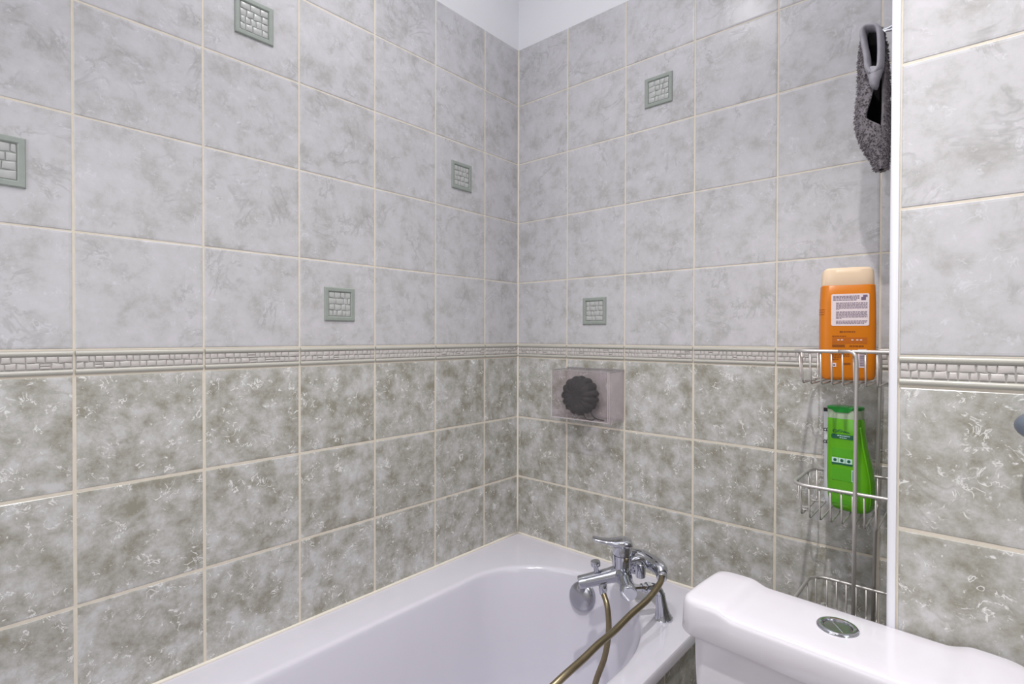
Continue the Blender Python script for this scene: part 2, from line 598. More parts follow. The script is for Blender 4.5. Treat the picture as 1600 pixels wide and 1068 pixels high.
RIM = -.590
bead('trim_1', (.0005, -.0005, RIM), (.0005, -.0005, 1.018), .0035, M_SEAL, 'cream sealant line in the corner between the two tiled walls')
bead('trim_2', (.0015, -1.9, RIM + .001), (.0015, 0, RIM + .001), .0042, M_SEAL, 'cream sealant line between bath rim and left wall')
bead('trim_3', (0, -.0015, RIM + .001), (.69, -.0015, RIM + .001), .0042, M_SEAL, 'cream sealant line between bath rim and tap wall')
bm = bmesh.new()
prof = [(0.0, .0)] + [(.0095 - .0095 * math.cos(math.radians(a)), -.0095 * 0 - .0095 * math.sin(math.radians(a)) + .0) for a in range(0, 91, 15)] + [(.0095, .0)]
prof = [(-.0015, .010), (-.0015, .002), (-.0005, -.0022), (.002, -.0042), (.0052, -.0048), (.009, -.0045), (.0095, -.0035), (.0095, .010)]
add_loft(bm, [[(BOXX + x, BOXY + y, z) for x, y in prof] for z in (-ZF, 1.018)])
tag(obj('trim_4', bm, M_TRIM, smooth=40), 'white rounded plastic edge trim on the corner of the boxed-in wall', kind='structure')
bead('trim_5', (.687, -1.9, RIM - .013), (.687, -.004, RIM - .013), .004, M_SEAL, 'cream sealant line under the outer bath rim')

# ------------------------------------------------------------------ bath
bath = thing('bathtub', 'white enamel bathtub along the left wall with curved rim', 'bathtub', (.345, -.9, RIM))
BX, HW = .379, .2535


def bath_ring(ins, z, ytop=-.112, yend=-1.66):
    pts = []
    hw = HW - ins
    yt, ye = ytop - ins, yend + ins
    bR, bL, bF = .31 - ins * .6, .215 - ins * .5, .26 - ins * .5
    n = 20
    for k in range(n + 1):                                   # right side -> tip -> left side (near end wall)
        a = math.pi / 2 * k / n
        pts.append((BX + hw * math.cos(a), yt - bR * (1 - math.sin(a)), z))
    for k in range(1, n + 1):
        a = math.pi / 2 + math.pi / 2 * k / n
        pts.append((BX + hw * math.cos(a), yt - bL * (1 - math.sin(a)), z))
    for k in range(n + 1):
        a = math.pi + math.pi * k / n
        pts.append((BX + hw * math.cos(a), ye + bF * (1 + math.sin(a)), z))
    return pts


def rect_ring(z, x0=.002, x1=.691, y0=-1.90, y1=-.002):
    out = []
    c = Vector((BX, -.85))
    for x, y, _ in bath_ring(0, 0):
        d = Vector((x, y)) - c
        if abs(y - c.y) > .45:          # end zones: radial about a point near that end
            cy = c.y + math.copysign(.45, y - c.y)
        else:
            cy = y
        dx, dy = x - BX, y - cy
        t = 1e9
        if dx > 1e-9: t = min(t, (x1 - BX) / dx)
        if dx < -1e-9: t = min(t, (x0 - BX) / dx)
        if dy > 1e-9: t = min(t, (y1 - cy) / dy)
        if dy < -1e-9: t = min(t, (y0 - cy) / dy)
        out.append((BX + dx * t, cy + dy * t, z))
    # snap the nearest point to every corner
    for cx, cy in ((x0, y0), (x0, y1), (x1, y0), (x1, y1)):
        i = min(range(len(out)), key=lambda k: (out[k][0] - cx) ** 2 + (out[k][1] - cy) ** 2)
        out[i] = (cx, cy, z)
    return out


bm = bmesh.new()
rings = [rect_ring(RIM - .024), rect_ring(RIM - .004), rect_ring(RIM, .004, .688, -1.897, -.004)]
rings += [bath_ring(-.012, RIM), bath_ring(-.005, RIM - .0008), bath_ring(-.001, RIM - .003), bath_ring(.002, RIM - .0075), bath_ring(.004, RIM - .016)]
for d, ins in ((.05, .012), (.10, .022), (.18, .036), (.26, .052), (.32, .068), (.36, .090), (.385, .120), (.395, .160)):
    rings.append(bath_ring(ins, RIM - d))
add_loft(bm, rings, False, True)
obj('tub', bm, M_BATH, bath, smooth=45)

bm = bmesh.new()
add_box(bm, (.672, -1.9, -ZF), (.684 - GR, -.004, -.6145))
wp = obj('side_panel', bm, M_GROUT, bath)
tag(wp, 'low sage tiled panel closing the side of the bath')
tile_wall(wp, Place(lambda u, z: (.684, -u, z), math.pi / 2), [.006, .13, .33, .53, .73, .93], [], [-.6125, -.80, -1.0], set(), set(), 37, border=False)

# overflow cover on the sloping end wall
ovc = Vector((.347, -.1215, RIM - .056))
oax = Vector((0.05, -1, .20)).normalized()
bm = bmesh.new()
add_lathe(bm, [(-.004, .0390), (.010, .0390), (.016, .0375), (.0205, .033), (.024, .025), (.0262, .013), (.027, .001)], ovc, oax, 36)
ov = obj('overflow_cover', bm, M_CHROMED, bath, smooth=40)
tag(ov, 'domed chrome overflow cover')
bm = bmesh.new()
add_box(bm, (-.009, -.006, -.003), (.009, .004, .003), 0, Matrix.Translation(ovc + Vector((.004, -.012, .032))))
obj('overflow_slot', bm, M_BLACK, ov)

# ------------------------------------------------------------------ bath mixer tap
tapo = Vector((.60, -.17, RIM))
tap = thing('bath_mixer_tap', 'chrome bath mixer tap with lever, two deck legs and short spout', 'tap', tapo)


def P(x, y, d): return at(x, y, d)


def vcap(p): return Vector(p)

AX = Vector((-.78, .625, 0)).normalized()        # body axis, away from the camera
near_leg = Vector((.612, -.188, RIM))
far_leg = Vector((.466, -.098, RIM))
B0 = P(972, 893, 1.27)                           # centre of the body
SP = Vector((-.70, -.71, -.10)).normalized()     # spout direction
UPV = Vector((0, 0, 1))
# body: horizontal barrel with a cone towards the viewer
bm = bmesh.new()
nearE = P(983, 928, 1.195)
d_ne = (nearE - B0)
Ln = d_ne.length
d_ne.normalize()
add_lathe(bm, [(-.070, .012), (-.055, .0155), (-.02, .0185), (.012, .0195), (.024, .0195)], B0, d_ne, 32)
obj('body', bm, M_CHROME, tap, smooth=40)
bm = bmesh.new()
add_lathe(bm, [(.016, .0165), (.03, .0148), (.05, .0158), (Ln - .014, .0185), (Ln - .004, .0190), (Ln, .0175)], B0, d_ne, 32)
kn = obj('diverter_knob', bm, M_CHROME, tap, smooth=40)
bm = bmesh.new()
add_lathe(bm, [(Ln - .001, .0160), (Ln + .0012, .0155)], B0, d_ne, 32)
obj('knob_face', bm, M_CHROME, kn, smooth=30)
# upright cartridge housing and lever
top0 = B0 + UPV * .0245
bm = bmesh.new()
add_lathe(bm, [(-.026, .0190), (-.010, .0205), (.010, .0215), (.017, .0222), (.0175, .0200), (.0195, .0200), (.020, .0222), (.036, .0222), (.040, .0215)], top0, UPV, 36)
obj('cartridge_housing', bm, M_CHROME, tap, smooth=35)
LV = Vector((-.80, -.56, .0)).normalized()
SD = LV.cross(UPV).normalized()
bm = bmesh.new()
lt = top0 + UPV * .040
secs = []
for s, hw, zb, zt in ((-.0235, .012, .001, .006), (-.021, .019, -.003, .0120), (-.010, .0235, -.004, .0165), (.006, .0235, -.004, .0150), (.018, .0195, -.002, .0125),
                      (.030, .0165, .0015, .0115), (.045, .0150, .004, .0125), (.060, .0140, .0070, .0150), (.067, .0115, .0095, .0160), (.070, .007, .0115, .0150)):
    ring = []
    for k in range(16):
        a = 2 * math.pi * k / 16
        ca, sa = math.cos(a), math.sin(a)
        ring.append(lt + LV * s + SD * (hw * math.copysign(abs(ca) ** .6, ca)) + UPV * ((zb + zt) / 2 + (zt - zb) / 2 * math.copysign(abs(sa) ** .6, sa)))
    secs.append(ring)
add_loft(bm, secs)
obj('lever', bm, M_CHROME, tap, smooth=50)
bm = bmesh.new()
fd = (CAM - lt); fd.z = 0; fd.normalize()
add_lathe(bm, [(.0205, .0075), (.0222, .0075), (.0226, .0065)], lt - UPV * .014, fd, 20)
obj('temperature_cap', bm, M_CHROMED, tap, smooth=30)
# spout
bm = bmesh.new()
spe = P(905, 909, 1.285)
sdir = (spe - B0)
Ls = sdir.length
sdir.normalize()
s0 = B0 - UPV * .001
add_lathe(bm, [(.008, .0200), (.020, .0185), (.032, .0172), (Ls - .020, .0158), (Ls - .003, .0160), (Ls, .0150), (Ls - .0005, .0125), (Ls - .012, .0120)], s0, sdir, 32)
sp = obj('spout', bm, M_CHROME, tap, smooth=40)
bm = bmesh.new()
add_lathe(bm, [(0, .0095), (.013, .0100), (.017, .0095), (.018, .0075)], s0 + sdir * (Ls - .010) - UPV * .006, (sdir * .5 - UPV).normalized(), 20)
obj('aerator', bm, M_CHROMED, sp, smooth=40)
# diverter pull knob on the spout
pk = P(932, 893, 1.28)
bm = bmesh.new()
add_lathe(bm, [(-.006, .0064), (.010, .0058), (.0135, .0068), (.015, .0112), (.022, .0118), (.0265, .0108), (.0277, .0080), (.027, .005)], pk, (UPV + sdir * .12).normalized(), 24)
obj('pull_knob', bm, M_CHROME, tap, smooth=40)
# hose outlet under the spout
ho = P(942, 905, 1.275)
bm = bmesh.new()
hdir = Vector((0.02, -.02, -1)).normalized()
add_lathe(bm, [(0, .0085), (.014, .0085), (.016, .0098), (.030, .0100), (.036, .0085), (.040, .0078)], ho + UPV * .006, hdir, 20)
obj('hose_outlet', bm, M_CHROME, tap, smooth=35)


# deck legs
def leg(base, topz, bend_to):
    bm = bmesh.new()
    t = Vector((base.x, base.y, base.z + topz))
    lean = Vector((bend_to.x - base.x, bend_to.y - base.y, 0)).normalized()
    add_lathe(bm, [(0, .0210), (.003, .0215), (.006, .0195), (.016, .0162), (.032, .0135), (.050, .0118), (topz, .0112)], base, (Vector((0, 0, 1)) + lean * .16).normalized(), 28)
    tp = base + (Vector((0, 0, 1)) + lean * .16).normalized() * topz
    path = catmull([tp - UPV * .004, tp + UPV * .008 + lean * .004, tp.lerp(bend_to, .45) + UPV * .010, bend_to], 6)
    add_tube(bm, path, .0098, 16)
    return obj('leg', bm, M_CHROME, tap, smooth=40)


nb = B0 + d_ne * .030
leg(near_leg, .060, P(1004, 919, 1.235))
leg(far_leg, .060, B0 - d_ne * .068)
# nut between near leg and body
n0 = P(1014, 917, 1.238)
n1 = P(988, 918, 1.225)
nd = (n1 - n0).normalized()
bm = bmesh.new()
add_lathe(bm, [(-.004, .0105), (-.003, .0118), (.007, .0118), (.008, .0100), (.0085, .0078), (.014, .0078), (.0145, .0095), (.020, .0095), (.021, .007), ((n1 - n0).length + .006, .007)], n0, nd, 8)
obj('union_nut', bm, M_CHROME, tap, smooth=20)
# cradle for the hand shower
cr0 = P(1000, 874, 1.285)
bm = bmesh.new()
add_tube(bm, catmull([B0 + UPV * .012 + AX * .012, cr0 + UPV * .003, P(1010, 884, 1.29)], 8), .0075, 14)
add_lathe(bm, [(-.022, .010), (-.020, .0120), (.010, .0120), (.012, .010)], P(1001, 887, 1.29), UPV, 20)
obj('shower_cradle', bm, M_CHROME, tap, smooth=40)

# ------------------------------------------------------------------ hand shower with hose
hs = thing('hand_shower', 'chrome hand shower lying in the cradle of the bath tap with bronze hose', 'shower', P(1005, 880, 1.31))
hh0 = P(985, 850, 1.335)
bm = bmesh.new()
path = catmull([P(988, 868, 1.345), P(994, 866, 1.34), P(1003, 869, 1.33), P(1013, 875, 1.315), P(1023, 881, 1.295), P(1031, 888, 1.27), P(1034.5, 897, 1.255)], 8)
add_tube(bm, path, lambda t: .0145 + .0040 * math.sin(math.pi * min(1, max(0, (t - .2) / .8))), 20)
obj('handle', bm, M_CHROME, hs, smooth=50)
hax = (P(975, 900, 1.20) - P(992, 876, 1.345)).normalized()
bm = bmesh.new()
hc = P(992, 877, 1.335)
add_lathe(bm, [(-.018, .012), (-.012, .0225), (-.004, .0275), (.006, .0285), (.010, .0275), (.0105, .025)], hc, hax, 30)
hd = obj('shower_head', bm, M_CHROME, hs, smooth=35)
bm = bmesh.new()
u = hax.orthogonal().normalized(); v = hax.cross(u)
for rr, cnt in ((.006, 5), (.013, 9), (.020, 14)):
    for k in range(cnt):
        a = 2 * math.pi * k / cnt
        add_lathe(bm, [(.009, .0018), (.0125, .0014)], hc + (u * math.cos(a) + v * math.sin(a)) * rr, hax, 6)
tag(obj('nozzles', bm, M_BLACK, hd), kind='stuff')
hend = P(1034.5, 897, 1.255)
hdn = (P(1033, 906, 1.235) - hend).normalized()
bm = bmesh.new()
add_lathe(bm, [(-.008, .0100), (-.004, .0122), (.012, .0125), (.016, .0105)], hend, hdn, 20)
obj('hose_nut', bm, M_CHROME, hs, smooth=35)
hp = [hend + hdn * .008, P(1031, 911, 1.22), P(1013, 935, 1.17), P(985, 960, 1.12), P(960, 985, 1.07), P(935, 1006, 1.02), P(910, 1030, .985), P(868, 1068, .94)]
hp += [Vector((.57, -.72, -.60)), Vector((.50, -.78, -.74)), Vector((.46, -.74, -.90)), Vector((.47, -.60, -.955)), Vector((.49, -.46, -.93)), Vector((.508, -.35, -.80))]
hp += [P(930, 1068, 1.215), P(945, 1025, 1.222), P(951, 985, 1.235), P(949, 948, 1.25), ho + hdir * .030]
bm = bmesh.new()
hpath = catmull(hp, 22)
def hose_r(t):
    return .0068
add_tube(bm, hpath, hose_r, 14)
obj('hose', bm, M_HOSE, hs, smooth=True)

# ------------------------------------------------------------------ cistern
CA = -.065
co = Vector((1.021, -.443, -.34))
cist = thing('toilet', 'white ceramic toilet cistern with raised lid ends and push button, at lower right', 'toilet', (co.x, co.y, -ZF))
CM = Matrix.Translation(co) @ Matrix.Rotation(CA, 4, 'Z')
LHW = .198


def sstep(a, b, x):
    t = min(1, max(0, (x - a) / (b - a)))
    return t * t * (3 - 2 * t)


bm = bmesh.new()
xs = []
for k in range(9): xs.append(-LHW + .026 * (1 - math.cos(math.pi / 2 * k / 8)))
xs += [-LHW + .026 + (LHW - .026) * k / 40 for k in range(1, 41)]
xs = xs + [-x for x in xs[:-1]][::-1]
rings = []
for x in xs:
    e = LHW - abs(x)
    rc, rt = .026, .011
    sh = rc - math.sqrt(max(0, rc * rc - (rc - min(e, rc)) ** 2))
    dz = rt - math.sqrt(max(0, rt * rt - (rt - min(e, rt)) ** 2))
    ztop = .0005 + .0075 * sstep(.112, .142, abs(x)) - .0015 * sstep(.15, .198, abs(x)) - dz
    yb, yf = .012 - sh, -.137 + sh
    yfb = yf - .004                                   # front face leans out a little at the bottom
    zb = -.046
    r = .011
    ring = [(x, yb - .002, zb), (x, yb, ztop - r)]
    for a in (30, 60, 90): ring.append((x, yb - r * (1 - math.cos(math.radians(a))), ztop - r * (1 - math.sin(math.radians(a)))))
    for k in range(1, 6): ring.append((x, (yb - r) + (yf + r - yb + r) * k / 6, ztop + .0012 * math.sin(math.pi * k / 6)))
    for a in (90, 67, 45, 22): ring.append((x, yf + r * (1 - math.cos(math.radians(a))), ztop - r * (1 - math.sin(math.radians(a)))))
    ring += [(x, yf, ztop - r), (x, yfb, zb + .004), (x, yfb + .003, zb)]
    xo = x * (1 + 0) 
    rings.append([CM @ Vector(p) for p in ring])
add_loft(bm, rings, True, True)
obj('lid', bm, M_CERAM, cist, smooth=50)
bm = bmesh.new()
rings = []
for z, hw, hd in ((-.046, .182, .066), (-.08, .182, .066), (-.20, .178, .064), (-.32, .170, .060), (-.355, .160, .054), (-.365, .15, .045)):
    rings.append([CM @ Vector((x, y - .060, z)) for x, y in rrect(hw, hd, .022, 6)])
add_loft(bm, rings)
obj('tank', bm, M_CERAM, cist, smooth=40)
bc = CM @ Vector((.0005, -.0545, .0015))
bm = bmesh.new()
add_lathe(bm, [(-.004, .0262), (.0015, .0262), (.0035, .0245), (.0042, .0215), (.0030, .0185), (.0005, .0178)], bc, UPV, 40, cap1=False)
br = obj('button_ring', bm, M_CHROME, cist, smooth=45)
bm = bmesh.new()
for s in (-1, 1):
    ring0 = [(0, 0)]
    pts = []
    for k in range(17):
        a = math.pi * k / 16 - math.pi / 2
        pts.append((s * (.0006 + .0170 * math.cos(a)), .0170 * math.sin(a)))
    ang = math.radians(35)
    def rp(p, z): return bc + Vector((p[0] * math.cos(ang) - p[1] * math.sin(ang), p[0] * math.sin(ang) + p[1] * math.cos(ang), z))
    add_loft(bm, [[rp(p, -.003) for p in pts], [rp(p, .0012) for p in pts], [rp((p[0] * .9 + s * .001, p[1] * .9), .0022 - .0012 * abs(p[1] / .017)) for p in pts]], True, True)
obj('flush_button', bm, M_BUTTON, cist, smooth=30)

bm = bmesh.new()
rings = []
for z, hw, y0, y1 in ((-ZF + .0, .105, -.10, -.46), (-ZF + .03, .098, -.10, -.44), (-ZF + .18, .105, -.06, -.45), (-ZF + .30, .150, -.03, -.55), (-ZF + .385, .180, -.005, -.60), (-ZF + .40, .178, -.005, -.598)):
    rings.append([CM @ Vector((hw * math.cos(a), (y0 + y1) / 2 + (y0 - y1) / 2 * math.copysign(abs(math.sin(a)) ** .8, math.sin(a)), z - co.z)) for a in [2 * math.pi * k / 40 for k in range(40)]])
add_loft(bm, rings)
obj('bowl', bm, M_CERAM, cist, smooth=45)
bm = bmesh.new()
rings = []
for z, f in ((-ZF + .401, .97), (-ZF + .404, 1.0), (-ZF + .428, 1.0), (-ZF + .436, .96), (-ZF + .438, .85)):
    rings.append([CM @ Vector((.182 * f * math.cos(a), -.385 + .222 * f * math.sin(a), z - co.z)) for a in [2 * math.pi * k / 40 for k in range(40)]])
add_loft(bm, rings)
obj('seat_lid', bm, M_CERAM, cist, smooth=45)

# ------------------------------------------------------------------ wire caddy
cad = thing('shower_caddy', 'three-tier steel wire caddy in the alcove beside the boxed-in wall', 'caddy', (.985, -.14, -.51))
X0, X1, Y0, Y1 = .893, 1.064, -.228, -.060


def rim_pts(z, r=.034, n=7):
    pts = []
    for cx, cy, a0 in ((X1 - .012, Y1 - .012, 0), (X0 + r, Y1 - r, 90), (X0 + r * .8, Y0 + r * .8, 180), (X1 - .012, Y0 + .012, 270)):
        rr = .012 if cx > 1 else (r if a0 == 90 else r * .8)
        for k in range(n + 1):
            a = math.radians(a0 + 90 * k / n)
            pts.append((cx + rr * math.cos(a), cy + rr * math.sin(a), z))
    return pts


for zi, zt in enumerate((.042, -.214, -.446)):
    bm = bmesh.new()
    pts = rim_pts(zt)
    # fill the straight runs
    full = []
    for i, p in enumerate(pts):
        q = pts[(i + 1) % len(pts)]
        full.append(p)
        if (Vector(p) - Vector(q)).length > .03:
            for k in range(1, 4): full.append(Vector(p).lerp(Vector(q), k / 4))
    add_tube(bm, full, .0033, 10, closed=True)
    b = obj('basket_rim', bm, M_STEEL, cad, smooth=True)
    zb = zt - .062
    for k in range(9):
        x = .9045 + .0176 * k
        ins = .010
        yl = Y0 + (.016 if k == 0 else 0)
        yb = Y1 - (.016 if k == 0 else 0)
        xb = x + .001
        pth = [(x, yl + .001, zt), (xb, yl + .003, zb + .010), (xb, yl + .006, zb + .002), (xb, yl + .013, zb), (xb, yb - .013, zb),
               (xb, yb - .006, zb + .002), (xb, yb - .003, zb + .010), (x, yb - .001, zt)]
        bm = bmesh.new()
        add_tube(bm, pth, .0017, 7)
        obj('basket_wire', bm, M_STEEL, b, smooth=True)
    # end wires on the left side
    for yy in (-.185, -.105):
        bm = bmesh.new()
        add_tube(bm, [(X0 + .001, yy, zt), (X0 + .004, yy, zb + .010), (X0 + .010, yy, zb + .0035), (X0 + .03, yy, zb + .0035)], .0017, 7)
        obj('end_wire', bm, M_STEEL, b, smooth=True)
for x, y, xt, dx in ((.9965, -.2345, .9985, -.014), (1.003, -.0545, 1.0125, -.014)):
    bm = bmesh.new()
    yy = y + (.006 if y < -.1 else -.006)
    pth = [(xt - .030, yy, .042), (xt - .012, yy, .0422), (xt - .005, y, .040), (xt - .001, y, .034), (xt, y, .024), (xt, y, 0), ((x + xt) / 2, y, -.26), (x, y, -.535)]
    add_tube(bm, pth, .0033, 10)
    obj('post', bm, M_STEEL, cad, smooth=True)
bm = bmesh.new()
add_tube(bm, [(.9965, -.2345, -.535), (1.0, -.14, -.535), (1.003, -.0545, -.535)], .0033, 8)
add_tube(bm, [(1.0, -.14, -.535), (1.067, -.14, -.535)], .0033, 8)
obj('foot_bar', bm, M_STEEL, cad, smooth=True)


# ------------------------------------------------------------------ bottles
def bottle_frame(base, rotz):
    return Matrix.Translation(Vector(base)) @ Matrix.Rotation(rotz, 4, 'Z')


def sring(hw, hd, z, M, p=5.0, n=40, cx=0.0, cy=0.0):
    out = []
    for k in range(n):
        a = 2 * math.pi * k / n
        ca, sa = math.cos(a), math.sin(a)
        out.append(M @ Vector((cx + hw * math.copysign(abs(ca) ** (2 / p), ca), cy + hd * math.copysign(abs(sa) ** (2 / p), sa), z)))
    return out


def text_lines(bm, M, x0, x1, z0, z1, y, nlines, rng, fill=.5, last=.5):
    hgt = (z1 - z0) / nlines
    for i in range(nlines):
        z = z1 - hgt * (i + .5)
        x = x0
        end = x1 if i < nlines - 1 else x0 + (x1 - x0) * last
        while x < end - .001:
            wd = min(rng.uniform(.0018, .0052), end - x)
            add_box(bm, (x, y, z - hgt * fill / 2), (x + wd, y + .0003, z + hgt * fill / 2), 0, M)
            x += wd + .0009


OB = (.968, -.142, -.0145)
orange = thing('shower_gel_bottle', 'flat orange shower gel bottle with peach cap in the top basket', 'bottle', OB)
OM = bottle_frame(OB, math.radians(17))
bm = bmesh.new()
add_loft(bm, [sring(.038, .019, 0, OM), sring(.043, .0225, .0025, OM), sring(.0455, .0240, .008, OM), sring(.0460, .0243, .03, OM), sring(.0465, .0245, .10, OM), sring(.0458, .0244, .150, OM),
              sring(.0445, .0238, .1815, OM), sring(.0435, .023, .1825, OM)])
obj('body', bm, M_ORANGE, orange, smooth=40)
bm = bmesh.new()
add_loft(bm, [sring(.0430, .0230, .1822, OM, 4), sring(.0437, .0235, .1835, OM, 4), sring(.0430, .0230, .205, OM, 4), sring(.0412, .0215, .2125, OM, 4), sring(.0360, .018, .2165, OM, 4), sring(.0310, .015, .2170, OM, 4)])
obj('cap', bm, M_PEACH, orange, smooth=30)
rng = random.Random(5)
FY = -.0246
bm = bmesh.new()
lab = [(x + .0005, z) for x, z in rrect(.0310, .0305, .003, 4)]
add_loft(bm, [[OM @ Vector((x + .001, FY + .0010, z + .1350)) for x, z in lab], [OM @ Vector((x + .001, FY - .0001, z + .1350)) for x, z in lab]])
lb = obj('back_label', bm, M_LABEL, orange)
tag(lb, 'white rounded information label')
bm = bmesh.new()
Yt = FY - .0004
text_lines(bm, OM, -.0265, .0165, .1525, .1625, Yt, 4, rng, .55, .9)
text_lines(bm, OM, -.0215, .0295, .1350, .1495, Yt, 7, rng, .5, .1)
text_lines(bm, OM, -.0215, .0295, .1180, .1325, Yt, 7, rng, .5, .2)
text_lines(bm, OM, -.0215, .0295, .1075, .1150, Yt, 3, rng, .5, .9)
add_box(bm, (.0195, Yt, .1530), (.0270, Yt + .0003, .1590), 0, OM)
add_box(bm, (.0225, Yt, .1590), (.0295, Yt + .0003, .1630), 0, OM)
tag(obj('label_print', bm, M_INK, lb), kind='stuff')
bm = bmesh.new()
Yo = FY - .0002
text_lines(bm, OM, -.012, .012, .0915, .0945, Yo, 1, rng, .8, 1)
add_lathe(bm, [(0, .0019), (.0004, .0019)], OM @ Vector((-.0135, Yo + .0003, .093)), OM.to_3x3() @ Vector((0, -1, 0)), 12)
text_lines(bm, OM, -.0275, -.0045, .0835, .0860, Yo, 1, rng, .7, 1)
add_box(bm, (-.0275, Yo, .0640), (-.0065, Yo + .0003, .0685), 0, OM)
text_lines(bm, OM, .001, .0245, .064, .0675, Yo, 1, rng, .8, 1)
text_lines(bm, OM, -.0275, .001, .042, .060, Yo, 6, rng, .45, .6)
text_lines(bm, OM, -.0275, -.016, .0385, .0415, Yo, 1, rng, .6, .9)
add_box(bm, (-.010, Yo, .0300), (.003, Yo + .0003, .0335), 0, OM)
tag(obj('brown_print', bm, M_BROWN, orange), kind='stuff')
bm = bmesh.new()
add_box(bm, (-.0275, FY, .0705), (.0295, FY + .0003, .0825), 0, OM)
obj('rust_band', bm, M_RUST, orange)
bm = bmesh.new()
for x in (-.019, -.013, .004, .012, .018):
    add_box(bm, (x, Yo - .0001, .0765), (x + .0035, Yo + .0002, .0785), 0, OM)
add_box(bm, (.0150, FY - .0001, .0250), (.0290, FY + .0004, .0600), 0, OM)
add_box(bm, (-.0275, FY - .0001, .0255), (-.0205, FY + .0004, .0330), 0, OM)
tag(obj('white_panels', bm, M_LABEL, orange), kind='stuff')
bm = bmesh.new()
z = .0275
while z < .0585:
    h = rng.choice((.0005, .0009, .0014))
    add_box(bm, (.0175, FY - .0004, z), (.0270, FY, z + h), 0, OM)
    z += h + rng.choice((.0006, .0011))
add_lathe(bm, [(0, .0018), (.0003, .0018)], OM @ Vector((-.024, FY - .0001, .0293)), OM.to_3x3() @ Vector((0, -1, 0)), 10)
tag(obj('barcode', bm, M_INK, orange), kind='stuff')
bm = bmesh.new()
for z in (.128, .1325, .137):
    ring = [v for v in sring(.0467, .0247, z, OM) ]
    seg = ring[14:26]
    add_tube(bm, seg, .0006, 6)
obj('grip_ribs', bm, M_ORANGE, orange, smooth=True)

GB = (.972, -.136, -.2700)
green = thing('shampoo_bottle', 'bright green curved shampoo bottle in the middle basket', 'bottle', GB)
GM = bottle_frame(GB, math.radians(-14)) @ Matrix.Rotation(math.radians(-1.2), 4, 'Y')
bm = bmesh.new()
GP = [(0, .024, .013, .006), (.003, .031, .018, .006), (.010, .0362, .0215, .006), (.03, .0390, .0230, .0055), (.06, .0395, .0230, .005), (.09, .0372, .0220, .003), (.12, .0335, .0205, .0005), (.15, .0312, .0195, -.0015),
      (.1785, .0300, .0190, -.0020), (.1795, .0292, .0186, -.0020)]
add_loft(bm, [sring(hw, hd, z, GM, 3.6, 40, cx) for z, hw, hd, cx in GP])
obj('body', bm, M_GREEN, green, smooth=45)
bm = bmesh.new()
add_loft(bm, [sring(.0292, .0186, .1792, GM, 3.6, 40, -.002), sring(.0296, .0188, .181, GM, 3.6, 40, -.002), sring(.0300, .0186, .1965, GM, 3.6, 40, -.0022)])
sh = obj('shoulder', bm, M_MILKY, green, smooth=45)
bm = bmesh.new()
add_loft(bm, [sring(.0302, .0190, .1965, GM, 3.6, 40, -.0022), sring(.0306, .0192, .2010, GM, 3.6, 40, -.0022), sring(.0296, .0184, .2025, GM, 3.6, 40, -.0022)])
ring0 = [GM @ Vector(p) for p in ((-.013, -.0200, .1915), (.010, -.0200, .1915), (.010, -.012, .1915), (-.013, -.012, .1915))]
ring1 = [GM @ Vector(p) for p in ((-.025, -.0200, .2005), (.020, -.0200, .2005), (.020, -.012, .2005), (-.025, -.012, .2005))]
add_loft(bm, [ring0, ring1])
obj('flip_lid', bm, M_GREEND, green, smooth=35)
# raised side ridge
bm = bmesh.new()
add_tube(bm, catmull([GM @ Vector(p) for p in ((.0275, -.0095, .165), (.0315, -.010, .13), (.0385, -.0105, .09), (.0430, -.0105, .055), (.0425, -.010, .025), (.0390, -.009, .008))], 6), .0022, 8)
obj('side_ridge', bm, M_GREEN, green, smooth=True)


def gfront(z):
    for a, b in zip(GP, GP[1:]):
        if a[0] <= z <= b[0]:
            t = (z - a[0]) / (b[0] - a[0])
            return -(a[2] + (b[2] - a[2]) * t)
    return -.017


def gbox(bm, x0, x1, z0, z1, lift=.0003, curved=0):
    y0, y1 = gfront(z0) - lift, gfront(z1) - lift
    vs = [GM @ Vector(p) for p in ((x0, y0, z0), (x1, y0, z0), (x1, y1, z1), (x0, y1, z1), (x0, y0 + .002, z0), (x1, y0 + .002, z0), (x1, y1 + .002, z1), (x0, y1 + .002, z1))]
    v = [bm.verts.new(p) for p in vs]
    for f in ((0, 1, 2, 3), (0, 4, 5, 1), (1, 5, 6, 2), (2, 6, 7, 3), (3, 7, 4, 0)):
        bm.faces.new([v[i] for i in f])


def gtext(bm, x0, x1, z0, z1, nl, fill=.5, last=.6, lift=.0006):
    h = (z1 - z0) / nl
    for i in range(nl):
        z = z1 - h * (i + .5)
        x = x0
        end = x1 if i < nl - 1 else x0 + (x1 - x0) * last
        while x < end - .0008:
            wd = min(rng.uniform(.0014, .004), end - x)
            gbox(bm, x, x + wd, z - h * fill / 2, z + h * fill / 2, lift)
            x += wd + .0008


for z0_, z1_ in ((.1060, .1220), (.0600, .0830), (.0150, .0235)):
    bm = bmesh.new()
    gbox(bm, -.0190, .0170, z0_, z1_, .0003)
    obj('print_panel', bm, M_GREENM, green)
bm = bmesh.new()
gbox(bm, -.0185, .0185, .1405, .1490, .0005)
add_lathe(bm, [(0, .0046), (.0006, .0046)], GM @ Vector((-.0165, gfront(.1447) + .0002, .1447)), GM.to_3x3() @ Vector((0, -1, 0)), 14)
gbox(bm, -.0195, .0185, .0905, .0935, .0006)
gtext(bm, -.019, .010, .0395, .0425, 1, .6, 1)
gtext(bm, -.016, -.006, .034, .0375, 1, .7, 1)
gtext(bm, .004, .014, .034, .0355, 1, .6, 1)
tag(obj('dark_print', bm, M_GREENL, green), kind='stuff')
bm = bmesh.new()
gtext(bm, -.009, .016, .1450, .1480, 1, .55, .9, .0009)
gtext(bm, -.005, .013, .1412, .1442, 1, .5, .7, .0009)
